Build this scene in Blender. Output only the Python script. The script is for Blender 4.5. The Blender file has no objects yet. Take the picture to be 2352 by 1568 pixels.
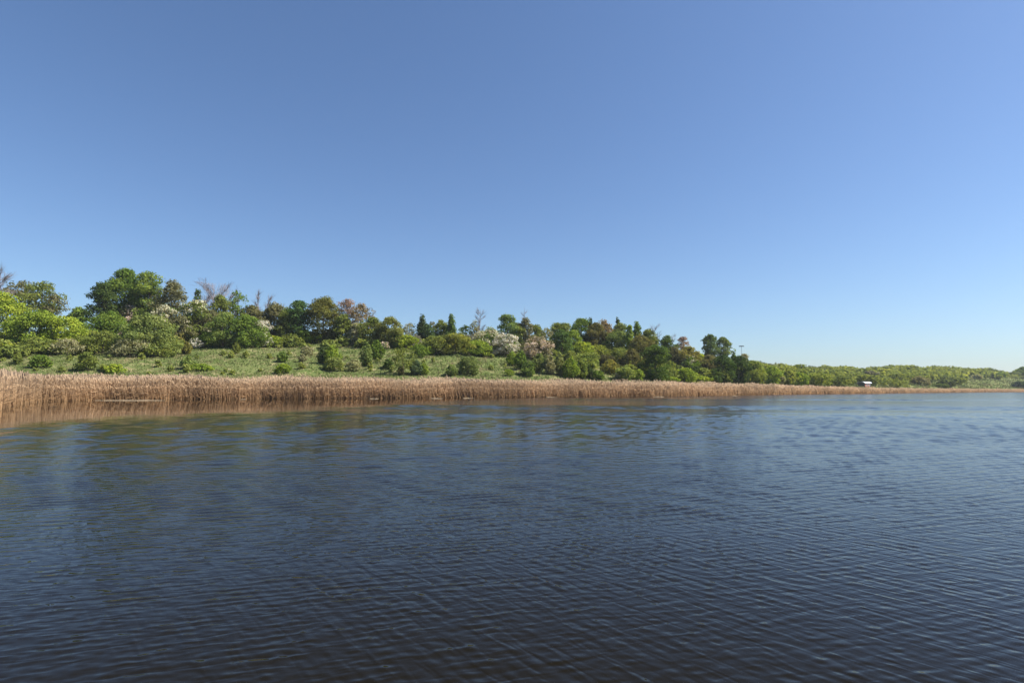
import bpy, math, random
import numpy as np
from mathutils import Vector, Matrix

# ------------------------------------------------------------------ camera, sky, sun
scene = bpy.context.scene
C = scene.collection
FD = 2352 * 20.0 / 36.0            # focal length in picture units (picture 2352 wide)
CAM_H = 1.6
PITCH, ROLL = math.radians(4.68), 0.0024
cam_data = bpy.data.cameras.new("camera"); cam_data.lens = 20; cam_data.sensor_width = 36
cam_data.clip_start = 0.1; cam_data.clip_end = 6000
cam = bpy.data.objects.new("camera", cam_data); C.objects.link(cam)
R3 = Matrix.Rotation(math.pi / 2 + PITCH, 3, 'X') @ Matrix.Rotation(ROLL, 3, 'Z')
cam.matrix_world = Matrix.Translation((0, 0, CAM_H)) @ R3.to_4x4()
scene.camera = cam

SUN_AZ, SUN_EL = math.radians(93), math.radians(49)     # azimuth clockwise from the view axis
world = bpy.data.worlds.new("World"); scene.world = world; world.use_nodes = True
wn = world.node_tree
sky = wn.nodes.new('ShaderNodeTexSky'); sky.sky_type = 'NISHITA'; sky.sun_disc = False
sky.sun_elevation = SUN_EL; sky.sun_rotation = SUN_AZ
sky.altitude = 0; sky.air_density = 1.0; sky.dust_density = 0.8; sky.ozone_density = 1.0
bg = wn.nodes['Background']; bg.inputs['Strength'].default_value = 0.050
tintn = wn.nodes.new('ShaderNodeVectorMath'); tintn.operation = 'MULTIPLY'; tintn.inputs[1].default_value = (1.01, 1.21, 1.48)   # clean spring air: a touch bluer all round
wn.links.new(sky.outputs[0], tintn.inputs[0]); wn.links.new(tintn.outputs[0], bg.inputs['Color'])
sd = bpy.data.lights.new("sun", 'SUN'); sd.energy = 5.0; sd.angle = math.radians(0.5); sd.color = (1, 0.95, 0.86)
sun = bpy.data.objects.new("sun", sd); C.objects.link(sun)
sdir = Vector((math.sin(SUN_AZ) * math.cos(SUN_EL), math.cos(SUN_AZ) * math.cos(SUN_EL), math.sin(SUN_EL)))
sun.rotation_euler = (-sdir).to_track_quat('-Z', 'Y').to_euler(); sun.location = sdir * 100
vs = scene.view_settings
vs.view_transform = 'Standard'; vs.look = 'None'; vs.gamma = 1; vs.exposure = 1.0; vs.use_curve_mapping = False
scene.cycles.max_bounces = 5; scene.cycles.transparent_max_bounces = 4
scene.cycles.diffuse_bounces = 2; scene.cycles.glossy_bounces = 3; scene.cycles.transmission_bounces = 3

# ------------------------------------------------------------------ lie of the land
Rn = np.array(R3)
def ray(px, py):
    d = Rn @ np.array([(px - 1176) / FD, -(py - 784) / FD, -1.0])
    return d / d[1]                                # per metre of depth
def hor(px): return 889 + (px - 300) * 0.0024
#           px : shore row, depth of the back of the reeds behind the shore, crest depth, crest row
COLS = [(-1500, 1090, 45, 120, 745), (-500, 1010, 45, 140, 755), (-150, 962, 45, 155, 760), (0, 944, 44, 160, 764), (30, 934, 36, 162, 764),
        (60, 927, 27, 165, 765), (110, 921.5, 18, 165, 765), (250, 918.3, 13, 165, 766), (600, 915.3, 13, 170, 770),
        (900, 914, 13, 175, 774), (1200, 912.3, 13, 180, 782), (1500, 910.4, 13, 200, 803), (1640, 908.6, 13, 215, 818),
        (1730, 907.0, 14, 250, 830), (1850, 905.0, 15, 340, 844), (2000, 903.8, 15, 400, 850), (2150, 901.6, 16, 450, 853),
        (2352, 900.3, 16, 520, 862), (2700, 899.3, 18, 560, 868), (4000, 898.5, 20, 600, 872)]
cu = np.array([(c[0] - 1176) / FD for c in COLS])
cY0 = np.array([CAM_H * FD / (c[1] - hor(min(max(c[0], -600), 2700))) for c in COLS])
cYf = cY0 + np.array([c[2] for c in COLS])
cYc = np.array([float(c[3]) for c in COLS])
cZc = np.array([CAM_H + (hor(min(max(c[0], 0), 2500)) - c[4]) / FD * c[3] for c in COLS])
_r = np.random.RandomState(3)
_ph = _r.uniform(0, 6.28, (14, 2)); _dir = _r.uniform(0, 3.14, 14); _wl = np.geomspace(4, 60, 14)
def rough(X, Y, k=1.0):
    z = 0
    for i in range(14):
        z = z + _wl[i] ** 0.8 * np.sin((X * np.cos(_dir[i]) + Y * np.sin(_dir[i])) * 6.283 / _wl[i] + _ph[i, 0])
    return z * 0.012 * k
def shore(u):
    return np.interp(u, cu, cY0) + 0.22 * np.sin(u * 41) + 0.05 * np.sin(u * 143 + 1)
def terrain(X, Y):
    X = np.asarray(X, float); Y = np.asarray(Y, float)
    u = X / np.maximum(Y, 1.0)
    y0 = shore(u); yf = np.interp(u, cu, cYf); yc = np.interp(u, cu, cYc); zc = np.interp(u, cu, cZc)
    zb = -0.25 + 0.10 * np.clip(Y - y0, -8, 8)
    t1 = np.clip((Y - y0) / (yf - y0), 0, 1)
    zfoot = 0.45
    z = np.where(Y < yf, np.minimum(zb, -0.25 + 0.70 * t1 ** 1.2) , 0)
    t = np.clip((Y - yf) / (yc - yf), 0, None)
    up = zfoot + (zc - zfoot) * np.minimum(t, 1) ** 0.93
    down = zc - (t - 1).clip(0) * (yc - yf) * 0.04
    z = np.where(Y >= yf, np.where(t <= 1, up, down), z)
    damp = np.clip((Y - yf) / 12, 0, 1)
    return z + rough(X, Y) * damp
def ground_hit(px, py):
    d = ray(px, py)
    Ys = np.arange(15, 640, 0.25)
    X = d[0] * Ys; Z = CAM_H + d[2] * Ys
    T = terrain(X, Ys)
    u = d[0]
    ok = np.where((T >= Z) & (Ys > shore(u)))[0]
    if len(ok): Y = Ys[ok[0]]
    else: Y = float(np.interp(u, cu, cYc)) + 4
    return d[0] * Y, Y, float(terrain(d[0] * Y, Y))

# ------------------------------------------------------------------ helpers
def mesh_from(name, V, F, mats, midx=None, tint=None, smooth=False):
    """V (n,3), F (m,k) with k 3 or 4"""
    V = np.asarray(V, np.float32); F = np.asarray(F, np.int32)
    me = bpy.data.meshes.new(name)
    n, (m, k) = len(V), F.shape
    me.vertices.add(n); me.vertices.foreach_set('co', V.ravel())
    me.loops.add(m * k); me.loops.foreach_set('vertex_index', F.ravel())
    me.polygons.add(m); me.polygons.foreach_set('loop_start', np.arange(0, m * k, k, dtype=np.int32))
    if midx is not None: me.polygons.foreach_set('material_index', np.asarray(midx, np.int32))
    me.polygons.foreach_set('use_smooth', np.full(m, smooth))
    if tint is not None:
        a = me.attributes.new('tint', 'FLOAT', 'FACE'); a.data.foreach_set('value', np.asarray(tint, np.float32))
    for mt in mats: me.materials.append(mt)
    me.update(calc_edges=True)
    return me
def link(name, me, parent=None, loc=(0, 0, 0), color=None):
    o = bpy.data.objects.new(name, me); C.objects.link(o)
    if parent is not None: o.parent = parent
    o.location = loc
    if color is not None: o.color = (*color, 1)
    return o
def tag(o, label, cat, group=None):
    o['label'] = label; o['category'] = cat
    if group: o['group'] = group
    return o
def tube(pts, radii, n=6):
    pts = [Vector(p) for p in pts]; V = []; F = []
    for i, p in enumerate(pts):
        d = (pts[min(i + 1, len(pts) - 1)] - pts[max(i - 1, 0)]).normalized()
        a = d.orthogonal().normalized(); b = d.cross(a)
        for j in range(n):
            t = 6.2832 * j / n
            V.append(p + (a * math.cos(t) + b * math.sin(t)) * radii[i])
    for i in range(len(pts) - 1):
        for j in range(n):
            F.append((i * n + j, i * n + (j + 1) % n, (i + 1) * n + (j + 1) % n, (i + 1) * n + j))
    return [tuple(v) for v in V], F
class MB:
    def __init__(s): s.V = []; s.F = []
    def add(s, V, F):
        o = len(s.V); s.V += list(V); s.F += [tuple(i + o for i in f) for f in F]
    def box(s, c, d, rz=0):
        cx, cy, cz = c; hx, hy, hz = d[0] / 2, d[1] / 2, d[2] / 2
        ca, sa = math.cos(rz), math.sin(rz); V = []
        for z in (-hz, hz):
            for x, y in ((-hx, -hy), (hx, -hy), (hx, hy), (-hx, hy)):
                V.append((cx + x * ca - y * sa, cy + x * sa + y * ca, cz + z))
        s.add(V, [(0, 3, 2, 1), (4, 5, 6, 7), (0, 1, 5, 4), (1, 2, 6, 5), (2, 3, 7, 6), (3, 0, 4, 7)])
    def build(s, name, mat, parent=None, loc=(0, 0, 0)):
        me = bpy.data.meshes.new(name); me.from_pydata(s.V, [], s.F); me.materials.append(mat); me.update()
        return link(name, me, parent, loc)

# ------------------------------------------------------------------ materials
def new_mat(name):
    m = bpy.data.materials.new(name); m.use_nodes = True
    nt = m.node_tree; nt.nodes.clear()
    out = nt.nodes.new('ShaderNodeOutputMaterial')
    return m, nt, out
def N(nt, t, **kw):
    n = nt.nodes.new(t)
    for k, v in kw.items(): setattr(n, k, v)
    return n
def math_node(nt, op, a, b=None, clamp=False):
    n = N(nt, 'ShaderNodeMath', operation=op, use_clamp=clamp)
    for i, v in enumerate((a, b)):
        if v is None: continue
        if hasattr(v, 'links') or hasattr(v, 'is_linked'): nt.links.new(v, n.inputs[i])
        else: n.inputs[i].default_value = v
    return n.outputs[0]
def mixc(nt, fac, a, b, blend='MIX'):
    n = N(nt, 'ShaderNodeMix', data_type='RGBA', blend_type=blend)
    for s, v in ((n.inputs[0], fac), (n.inputs[6], a), (n.inputs[7], b)):
        if hasattr(v, 'is_linked'): nt.links.new(v, s)
        else: s.default_value = v if isinstance(v, (int, float)) else (*v, 1)
    return n.outputs[2]

def leaf_material(name, fixed=None, transl=0.42):
    m, nt, out = new_mat(name)
    at = N(nt, 'ShaderNodeAttribute', attribute_name='tint')
    if fixed is None:
        oi = N(nt, 'ShaderNodeObjectInfo'); base = oi.outputs['Color']
    else:
        rgb = N(nt, 'ShaderNodeRGB'); rgb.outputs[0].default_value = (*fixed, 1); base = rgb.outputs[0]
    hs = N(nt, 'ShaderNodeHueSaturation')
    nt.links.new(base, hs.inputs['Color'])
    v = math_node(nt, 'MULTIPLY_ADD', at.outputs['Fac'], 0.9); v.node.inputs[2].default_value = 0.68
    nt.links.new(v, hs.inputs['Value'])
    h = math_node(nt, 'MULTIPLY_ADD', at.outputs['Fac'], -0.045); h.node.inputs[2].default_value = 0.514
    nt.links.new(h, hs.inputs['Hue'])
    d = N(nt, 'ShaderNodeBsdfDiffuse'); nt.links.new(hs.outputs[0], d.inputs[0])
    t = N(nt, 'ShaderNodeBsdfTranslucent')
    tc = mixc(nt, 1.0, hs.outputs[0], (1.2, 1.12, 0.6) if fixed is None else (1, 1, 1), 'MULTIPLY')
    nt.links.new(tc, t.inputs[0])
    mx = N(nt, 'ShaderNodeMixShader'); mx.inputs[0].default_value = transl
    nt.links.new(d.outputs[0], mx.inputs[1]); nt.links.new(t.outputs[0], mx.inputs[2])
    nt.links.new(mx.outputs[0], out.inputs[0])
    return m
LEAF = leaf_material('leaf')
BLOSSOM = leaf_material('blossom', None, 0.3)
def plain(name, col, rough=0.8, var=0.25, scale=2.0, metal=0.0):
    m, nt, out = new_mat(name)
    p = N(nt, 'ShaderNodeBsdfPrincipled'); p.inputs['Roughness'].default_value = rough; p.inputs['Metallic'].default_value = metal
    tc = N(nt, 'ShaderNodeTexCoord'); no = N(nt, 'ShaderNodeTexNoise'); no.inputs['Scale'].default_value = scale; no.inputs['Detail'].default_value = 4
    nt.links.new(tc.outputs['Object'], no.inputs['Vector'])
    c = mixc(nt, no.outputs['Fac'], tuple(x * (1 - var) for x in col), tuple(min(1, x * (1 + var)) for x in col))
    nt.links.new(c, p.inputs['Base Color']); nt.links.new(p.outputs[0], out.inputs[0])
    return m
BARK = plain('bark', (0.11, 0.085, 0.065), 0.9, 0.4, 3)
TWIG = plain('twig', (0.20, 0.165, 0.16), 0.9, 0.3, 1)
ROOFM = plain('pale_sheet_metal', (0.62, 0.66, 0.70), 0.5, 0.06, 1.5)
BRICKRED = plain('faded_red_boards', (0.34, 0.13, 0.10), 0.8, 0.2, 2)
WHITE = plain('white_paint', (0.75, 0.73, 0.70), 0.6, 0.06, 2)
DARK = plain('dark_green', (0.025, 0.04, 0.04), 0.6, 0.2, 2)
STEEL = plain('galvanised_steel', (0.32, 0.34, 0.36), 0.5, 0.1, 2)
LAMPHEAD = plain('dark_lamp_housing', (0.03, 0.03, 0.035), 0.5, 0.1, 2)
STRAWM = plain('bleached_reed_stem', (0.46, 0.35, 0.22), 0.8, 0.2, 1)
DRIFT = plain('dead_wood', (0.17, 0.11, 0.06), 0.9, 0.3, 1)

def ground_material():
    m, nt, out = new_mat('hillside_grass')
    tc = N(nt, 'ShaderNodeTexCoord')
    def noise(scale, det=5, rough=0.6, stretch=(1, 1, 1)):
        mp = N(nt, 'ShaderNodeMapping'); mp.inputs['Scale'].default_value = stretch
        nt.links.new(tc.outputs['Object'], mp.inputs[0])
        n = N(nt, 'ShaderNodeTexNoise'); n.inputs['Scale'].default_value = scale; n.inputs['Detail'].default_value = det
        n.inputs['Roughness'].default_value = rough
        nt.links.new(mp.outputs[0], n.inputs[0]); return n.outputs['Fac']
    def ramp(v, a, b):
        r = N(nt, 'ShaderNodeMapRange', interpolation_type='SMOOTHSTEP'); nt.links.new(v, r.inputs[0])
        r.inputs[1].default_value = a; r.inputs[2].default_value = b; return r.outputs[0]
    c = mixc(nt, ramp(noise(0.12), 0.35, 0.65), (0.090, 0.120, 0.036), (0.125, 0.145, 0.052))
    c = mixc(nt, ramp(noise(0.45, 6, 0.7), 0.50, 0.66), c, (0.25, 0.215, 0.11))
    c = mixc(nt, ramp(noise(1.6, 5, 0.7), 0.55, 0.75), c, (0.06, 0.095, 0.03))
    b = N(nt, 'ShaderNodeBump'); b.inputs['Strength'].default_value = 0.8; b.inputs['Distance'].default_value = 0.3
    nt.links.new(noise(2.5, 5, 0.7), b.inputs['Height'])
    p = N(nt, 'ShaderNodeBsdfDiffuse'); nt.links.new(c, p.inputs[0]); nt.links.new(b.outputs[0], p.inputs['Normal'])
    nt.links.new(p.outputs[0], out.inputs[0]); return m
GROUND = ground_material()

def tuft_material():
    m, nt, out = new_mat('grass_blades')
    tc = N(nt, 'ShaderNodeTexCoord'); at = N(nt, 'ShaderNodeAttribute', attribute_name='tint')
    n = N(nt, 'ShaderNodeTexNoise'); n.inputs['Scale'].default_value = 0.22; n.inputs['Detail'].default_value = 6; n.inputs['Roughness'].default_value = 0.7
    nt.links.new(tc.outputs['Object'], n.inputs[0])
    s = math_node(nt, 'ADD', n.outputs['Fac'], math_node(nt, 'MULTIPLY', at.outputs['Fac'], 0.15))
    r = N(nt, 'ShaderNodeMapRange'); nt.links.new(s, r.inputs[0]); r.inputs[1].default_value = 0.55; r.inputs[2].default_value = 0.72
    c = mixc(nt, r.outputs[0], (0.112, 0.148, 0.042), (0.29, 0.235, 0.13))
    d = N(nt, 'ShaderNodeBsdfDiffuse'); nt.links.new(c, d.inputs[0])
    t = N(nt, 'ShaderNodeBsdfTranslucent'); nt.links.new(c, t.inputs[0])
    mx = N(nt, 'ShaderNodeMixShader'); mx.inputs[0].default_value = 0.3
    nt.links.new(d.outputs[0], mx.inputs[1]); nt.links.new(t.outputs[0], mx.inputs[2])
    nt.links.new(mx.outputs[0], out.inputs[0]); return m
TUFT = tuft_material()

def reed_material():
    m, nt, out = new_mat('dry_reed')
    tc = N(nt, 'ShaderNodeTexCoord'); at = N(nt, 'ShaderNodeAttribute', attribute_name='tint')
    se = N(nt, 'ShaderNodeSeparateXYZ'); nt.links.new(tc.outputs['Object'], se.inputs[0])
    zr = N(nt, 'ShaderNodeMapRange'); nt.links.new(se.outputs['Z'], zr.inputs[0]); zr.inputs[1].default_value = 0.2; zr.inputs[2].default_value = 3.0
    c = mixc(nt, zr.outputs[0], (0.44, 0.280, 0.150), (0.53, 0.395, 0.265))
    n = N(nt, 'ShaderNodeTexNoise'); n.inputs['Scale'].default_value = 0.15; n.inputs['Detail'].default_value = 4
    nt.links.new(tc.outputs['Object'], n.inputs[0])
    v = math_node(nt, 'ADD', math_node(nt, 'MULTIPLY', at.outputs['Fac'], 0.3), math_node(nt, 'MULTIPLY', n.outputs['Fac'], 0.9))
    v = math_node(nt, 'ADD', v, 0.35)
    c2 = N(nt, 'ShaderNodeVectorMath', operation='SCALE'); nt.links.new(c, c2.inputs[0]); nt.links.new(v, c2.inputs['Scale'])
    d = N(nt, 'ShaderNodeBsdfDiffuse'); nt.links.new(c2.outputs[0], d.inputs[0])
    t = N(nt, 'ShaderNodeBsdfTranslucent'); nt.links.new(c2.outputs[0], t.inputs[0])
    mx = N(nt, 'ShaderNodeMixShader'); mx.inputs[0].default_value = 0.5
    nt.links.new(d.outputs[0], mx.inputs[1]); nt.links.new(t.outputs[0], mx.inputs[2])
    nt.links.new(mx.outputs[0], out.inputs[0]); return m
REED = reed_material()

def water_material():
    m, nt, out = new_mat('lake_water')
    geo = N(nt, 'ShaderNodeTexCoord'); P = geo.outputs['Object']
    def layer(rot, sx, sy, amp, det=2, rough=0.5, dist=0.0, warp=None):
        # rot: direction of the crests; sx, sy: features per metre along and across them
        mp = N(nt, 'ShaderNodeMapping', vector_type='TEXTURE'); mp.inputs['Rotation'].default_value = (0, 0, math.radians(rot))
        mp.inputs['Scale'].default_value = (1 / sx, 1 / sy, 1)
        nt.links.new(P, mp.inputs[0])
        n = N(nt, 'ShaderNodeTexNoise', noise_dimensions='2D'); n.inputs['Scale'].default_value = 1; n.inputs['Detail'].default_value = det
        n.inputs['Roughness'].default_value = rough; n.inputs['Distortion'].default_value = dist
        nt.links.new(mp.outputs[0], n.inputs[0])
        return math_node(nt, 'MULTIPLY', n.outputs['Fac'], amp)
    hgt = layer(16, 3.0, 11, 0.0058, 1, 0.45, 0.35)
    hgt = math_node(nt, 'ADD', hgt, layer(-52, 2.6, 11, 0.0066, 1, 0.45, 0.35))
    # wind: ruffled out in the open, calmer in the lee of the left bank; slow gust patches
    se = N(nt, 'ShaderNodeSeparateXYZ'); nt.links.new(P, se.inputs[0])
    lee = N(nt, 'ShaderNodeMapRange', interpolation_type='SMOOTHSTEP'); nt.links.new(se.outputs['X'], lee.inputs[0])
    lee.inputs[1].default_value = -16; lee.inputs[2].default_value = 2; lee.inputs[3].default_value = 0.45; lee.inputs[4].default_value = 1.0
    gust = N(nt, 'ShaderNodeTexNoise', noise_dimensions='2D'); gust.inputs['Scale'].default_value = 0.09; gust.inputs['Detail'].default_value = 3
    nt.links.new(P, gust.inputs[0])
    g = N(nt, 'ShaderNodeMapRange'); nt.links.new(gust.outputs['Fac'], g.inputs[0]); g.inputs[1].default_value = 0.3; g.inputs[2].default_value = 0.7
    g.inputs[3].default_value = 0.75; g.inputs[4].default_value = 1.15
    off = N(nt, 'ShaderNodeMapRange'); nt.links.new(se.outputs['Y'], off.inputs[0]); off.inputs[1].default_value = 5; off.inputs[2].default_value = 28
    off.inputs[3].default_value = 1.0; off.inputs[4].default_value = 0.0
    st = math_node(nt, 'MULTIPLY', math_node(nt, 'MULTIPLY', lee.outputs[0], g.outputs[0]), off.outputs[0])
    b = N(nt, 'ShaderNodeBump'); b.inputs['Strength'].default_value = 1; b.inputs['Distance'].default_value = 1.0
    nt.links.new(math_node(nt, 'MULTIPLY', hgt, st), b.inputs['Height'])
    p = N(nt, 'ShaderNodeBsdfPrincipled'); p.inputs['Base Color'].default_value = (0.0075, 0.0054, 0.0012, 1)
    p.inputs['IOR'].default_value = 1.23; p.inputs['Specular Tint'].default_value = (1.0, 0.93, 0.83, 1)
    ra = N(nt, 'ShaderNodeAttribute', attribute_name='ripple'); nt.links.new(ra.outputs['Fac'], p.inputs['Roughness'])
    nt.links.new(b.outputs[0], p.inputs['Normal']); nt.links.new(p.outputs[0], out.inputs[0]); return m
WATER = water_material()

# ------------------------------------------------------------------ ground and water
def fan(us, Yfun, nv):
    nu = len(us); V = np.zeros((nu, nv, 3))
    for i, u in enumerate(us):
        Y = Yfun(u, nv); V[i, :, 0] = u * Y; V[i, :, 1] = Y; V[i, :, 2] = terrain(u * Y, Y)
    idx = np.arange(nu * nv).reshape(nu, nv)
    F = np.stack([idx[:-1, :-1], idx[1:, :-1], idx[1:, 1:], idx[:-1, 1:]], -1).reshape(-1, 4)
    return V.reshape(-1, 3), F
us = np.concatenate([np.linspace(-2.0, -1.1, 30, endpoint=False), np.linspace(-1.1, 1.2, 300, endpoint=False), np.linspace(1.2, 2.1, 30)])
def Yrow(u, nv):
    y0 = float(shore(u)); a = np.linspace(y0 - 6, y0 + 20, 36, endpoint=False)
    b = y0 + 20 + (np.geomspace(1, 61, nv - 36) - 1) / 60 * (1500 - y0)
    return np.concatenate([a, b])
V, F = fan(us, Yrow, 120)
o = link('terrain', mesh_from('terrain', V, F, [GROUND], smooth=True)); o['kind'] = 'structure'; o['label'] = 'grassy hillside and bank behind the reeds'
def lake():
    rng = np.random.RandomState(8)
    sy, sx = 0.0036, 0.0066
    Ys = 1.6 * np.exp(np.arange(0, int(math.log(36 / 1.6) / sy)) * sy)
    Ys = np.concatenate([Ys, 36.1 * np.exp(np.arange(0, int(math.log(360 / 36.1) / .0065)) * .0065)])
    us2 = np.arange(-1.10, 1.10, sx)
    U, Y = np.meshgrid(us2, Ys, indexing='ij'); X = U * Y
    cell = Y * np.interp(Y, [30, 45], [0.0042, 0.0068])
    lams = [0.055, 0.085, 0.13, 0.20, 0.31, 0.5, 0.8, 1.3, 2.1, 3.4, 5.5, 9.0, 14.0]
    share = np.array([0.6, 1.0, 1.0, 0.7, 0.4, 0.4, 0.35, 0.28, 0.22, 0.2, 0.2, 0.2, 0.2])
    wts = []
    for lam, sh in zip(lams, share):
        lo = np.clip((lam / cell - 3.6) / 2.0, 0, 1)              # only where the sheet is fine enough
        hi = np.clip((np.minimum(cell * 8, .45 + cell * 3.0) - lam) / (cell * 3), 0, 1)
        wts.append(sh * lo * hi)
    tot = np.sqrt(sum(w_ ** 2 for w_ in wts)) + 1e-6
    # wind: ruffled in the open, calm in the lee of the left bank, slow gust patches
    lee = np.clip((X + 60) / 70, 0, 1); lee = lee * lee * (3 - 2 * lee)
    lee = np.maximum(lee, np.clip((14 - Y) / 12, 0, 1))
    px_ = 1176 + U * FD
    Yb = np.interp(px_, [-300, 150, 300, 600, 850, 1000, 1150, 1300], [20, 27, 31, 38, 50, 66, 92, 400])
    calm = np.clip((Y * (1 + .06 * np.sin(X * .21)) - .78 * Yb) / (.40 * Yb), 0, 1); calm = calm * calm * (3 - 2 * calm)
    gust = 1 + .22 * np.sin(X * .11 + 2 * np.sin(Y * .045)) * np.sin(Y * .16 + X * .05 + 1) + .12 * np.sin(X * .43 + 1) * np.sin(Y * .6 + X * .2)
    rms = ((0.034 + 0.050 * lee) * (1 - calm) + 0.004 * calm) * gust * np.interp(Y, [2, 9], [.62, 1])
    z = np.zeros_like(X)
    for lam, w_ in zip(lams, wts):
        if w_.max() <= 0: continue
        n = 14; k = 2 * math.pi / (lam * rng.uniform(.75, 1.35, n))
        cd = np.where(rng.uniform(0, 1, n) < .58, rng.normal(18, 13, n), rng.normal(-56, 11, n))
        th = np.radians(cd + 90); ph = rng.uniform(0, 6.283, n)
        s_ = 0
        for q in range(n):
            a = 1.0 if cd[q] > -30 else 0.8
            s_ = s_ + a * np.sin((X * math.cos(th[q]) + Y * math.sin(th[q])) * k[q] + ph[q]) / k[q]
        z += w_ / tot * rms * s_ * math.sqrt(2 / n)
    # ripples too fine for the sheet at that spot are carried as gloss
    fine = sum((sh * (1 - np.clip((lam / cell - 4.0) / 3.0, 0, 1))) ** 2 for lam, sh in zip(lams[:7], share)) / sum(share[:7] ** 2)
    rgh = 0.03 + 1.5 * (rms / 1.0) * np.sqrt(fine)
    V = np.stack([X, Y, z], -1).reshape(-1, 3)
    nu, nv = X.shape; idx = np.arange(nu * nv).reshape(nu, nv)
    F = np.stack([idx[:-1, :-1], idx[1:, :-1], idx[1:, 1:], idx[:-1, 1:]], -1).reshape(-1, 4)
    n0 = len(V); V = np.concatenate([V, [(-1200, -400, -.10), (1600, -400, -.10), (1600, 900, -.10), (-1200, 900, -.10)]])
    F = np.concatenate([F, [(n0, n0 + 1, n0 + 2, n0 + 3)]])
    me = mesh_from('water', V, F, [WATER], smooth=True)
    at = me.attributes.new('ripple', 'FLOAT', 'POINT'); at.data.foreach_set('value', np.concatenate([rgh.ravel(), [.15] * 4]).astype(np.float32))
    o = link('water', me); o['kind'] = 'structure'; o['label'] = 'dark rippled lake water'
lake()

# ------------------------------------------------------------------ reeds (one uncountable bed)
def reed_bed():
    rng = np.random.RandomState(11)
    n = 105000
    u = rng.uniform(-1.45, 1.35, n * 2); s = rng.uniform(0, 1, n * 2)
    y0 = shore(u); dep = np.interp(u, cu, cYf) + 1.5 - y0
    s = s ** np.where(dep > 20, 1.05, 1.3)
    Y = y0 - 0.5 + s * dep
    wgt = dep * (0.30 + 0.7 * np.clip(90 / Y, 0, 1.6)) ; wgt = wgt / wgt.max()
    keep = rng.uniform(0, 1, n * 2) < wgt * 1.0 / 0.45
    u, Y, y0 = u[keep][:n], Y[keep][:n], y0[keep][:n]
    X = u * Y; n = len(X); z = np.maximum(terrain(X, Y), -0.1) - 0.1
    H = np.interp(u, [-0.9, -0.2, 0.25, 0.45, 0.65, 0.9], [2.75, 2.75, 2.6, 2.4, 1.65, 1.5])
    H = H * (1 + 0.10 * np.sin(X * 0.31 + Y * 0.2) * np.sin(X * 0.11) + rng.normal(0, 0.06, n))
    H *= np.clip((Y - y0 + 0.8) / 1.1, 0.65, 1)
    a = rng.uniform(0, 6.283, n); wd = rng.uniform(0.022, 0.042, n) * np.clip(Y / 75, 0.8, 3)
    lean = rng.normal(0, 0.10, (n, 2)) * H[:, None] + np.array([-0.12, -0.02]) * H[:, None]
    ex = np.stack([np.cos(a) * wd, np.sin(a) * wd, 0 * a], 1)
    b = np.stack([X, Y, z], 1); t = b + np.stack([lean[:, 0], lean[:, 1], H * 0.93], 1)
    V = [b - ex, b + ex, t + ex * .5, t - ex * .5]
    # plume
    pw = rng.uniform(0.05, 0.09, n) * np.clip(Y / 90, 0.8, 2.0); pe = np.stack([np.cos(a + 1) * pw, np.sin(a + 1) * pw, 0 * a], 1)
    pt = t + np.stack([lean[:, 0] * .18 - .06, lean[:, 1] * .1, H * 0.13], 1)
    pm = t * .5 + pt * .5
    V += [t, pm + pe, pt, pm - pe]
    # leaf blade half way up
    f = rng.uniform(0.2, 0.8, n)[:, None]; m0 = b * (1 - f) + t * f
    la = rng.uniform(0, 6.283, n); ll = rng.uniform(0.3, 0.7, n)
    ld = np.stack([np.cos(la) * ll, np.sin(la) * ll, rng.uniform(-.1, .5, n)], 1)
    up = np.array([0, 0, 1.0]) * (wd * 1.6)[:, None]
    V += [m0 - up, m0 + ld * .5 - up * .6, m0 + ld, m0 + up]
    V = np.stack(V, 1).reshape(-1, 3)
    F = np.arange(n * 12).reshape(-1, 4)
    tint = np.repeat(rng.uniform(0, 1, n), 3)
    o = link('reeds', mesh_from('reeds', V, F, [REED], tint=tint))
    o['kind'] = 'stuff'; o['label'] = 'dense bed of dry tan reeds along the whole far shore'; o['category'] = 'reeds'
reed_bed()

# ------------------------------------------------------------------ grass tufts on the slope
def grass():
    rng = np.random.RandomState(5); n = 65000
    u = rng.uniform(-1.1, 1.15, n); yf = np.interp(u, cu, cYf); yc = np.interp(u, cu, cYc)
    Y = yf + 0.5 + (yc - yf) * rng.uniform(0, 1, n) ** 1.3
    X = u * Y; z = terrain(X, Y) - 0.03
    pat = 0.5 + 0.5 * np.sin(X * .23 + 2 * np.sin(Y * .13)) * np.sin(Y * .31 + X * .07)
    h = (0.22 + 0.35 * rng.uniform(0, 1, n) ** 2 + 0.15 * pat) * np.clip(Y / 150, 0.8, 1.6)
    V = []; b = np.stack([X, Y, z], 1)
    for k in range(3):
        a = rng.uniform(0, 6.283, n); wd = rng.uniform(0.05, 0.11, n) * np.clip(Y / 120, 0.8, 2.5); e = np.stack([np.cos(a) * wd, np.sin(a) * wd, 0 * a], 1)
        off = np.stack([rng.normal(0, .15, n), rng.normal(0, .15, n), 0 * a], 1)
        tip = np.stack([rng.normal(-.05, .12, n), rng.normal(0, .12, n), h * rng.uniform(.7, 1.1, n)], 1)
        V += [b + off - e, b + off + e, b + off + tip]
    V = np.stack(V, 1).reshape(-1, 3); F = np.arange(len(V)).reshape(-1, 3)
    o = link('grass', mesh_from('grass', V, F, [TUFT], tint=np.repeat(rng.uniform(0, 1, n), 3)))
    o['kind'] = 'stuff'; o['label'] = 'rough green and straw-coloured grass on the slope'; o['category'] = 'grass'
grass()

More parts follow.
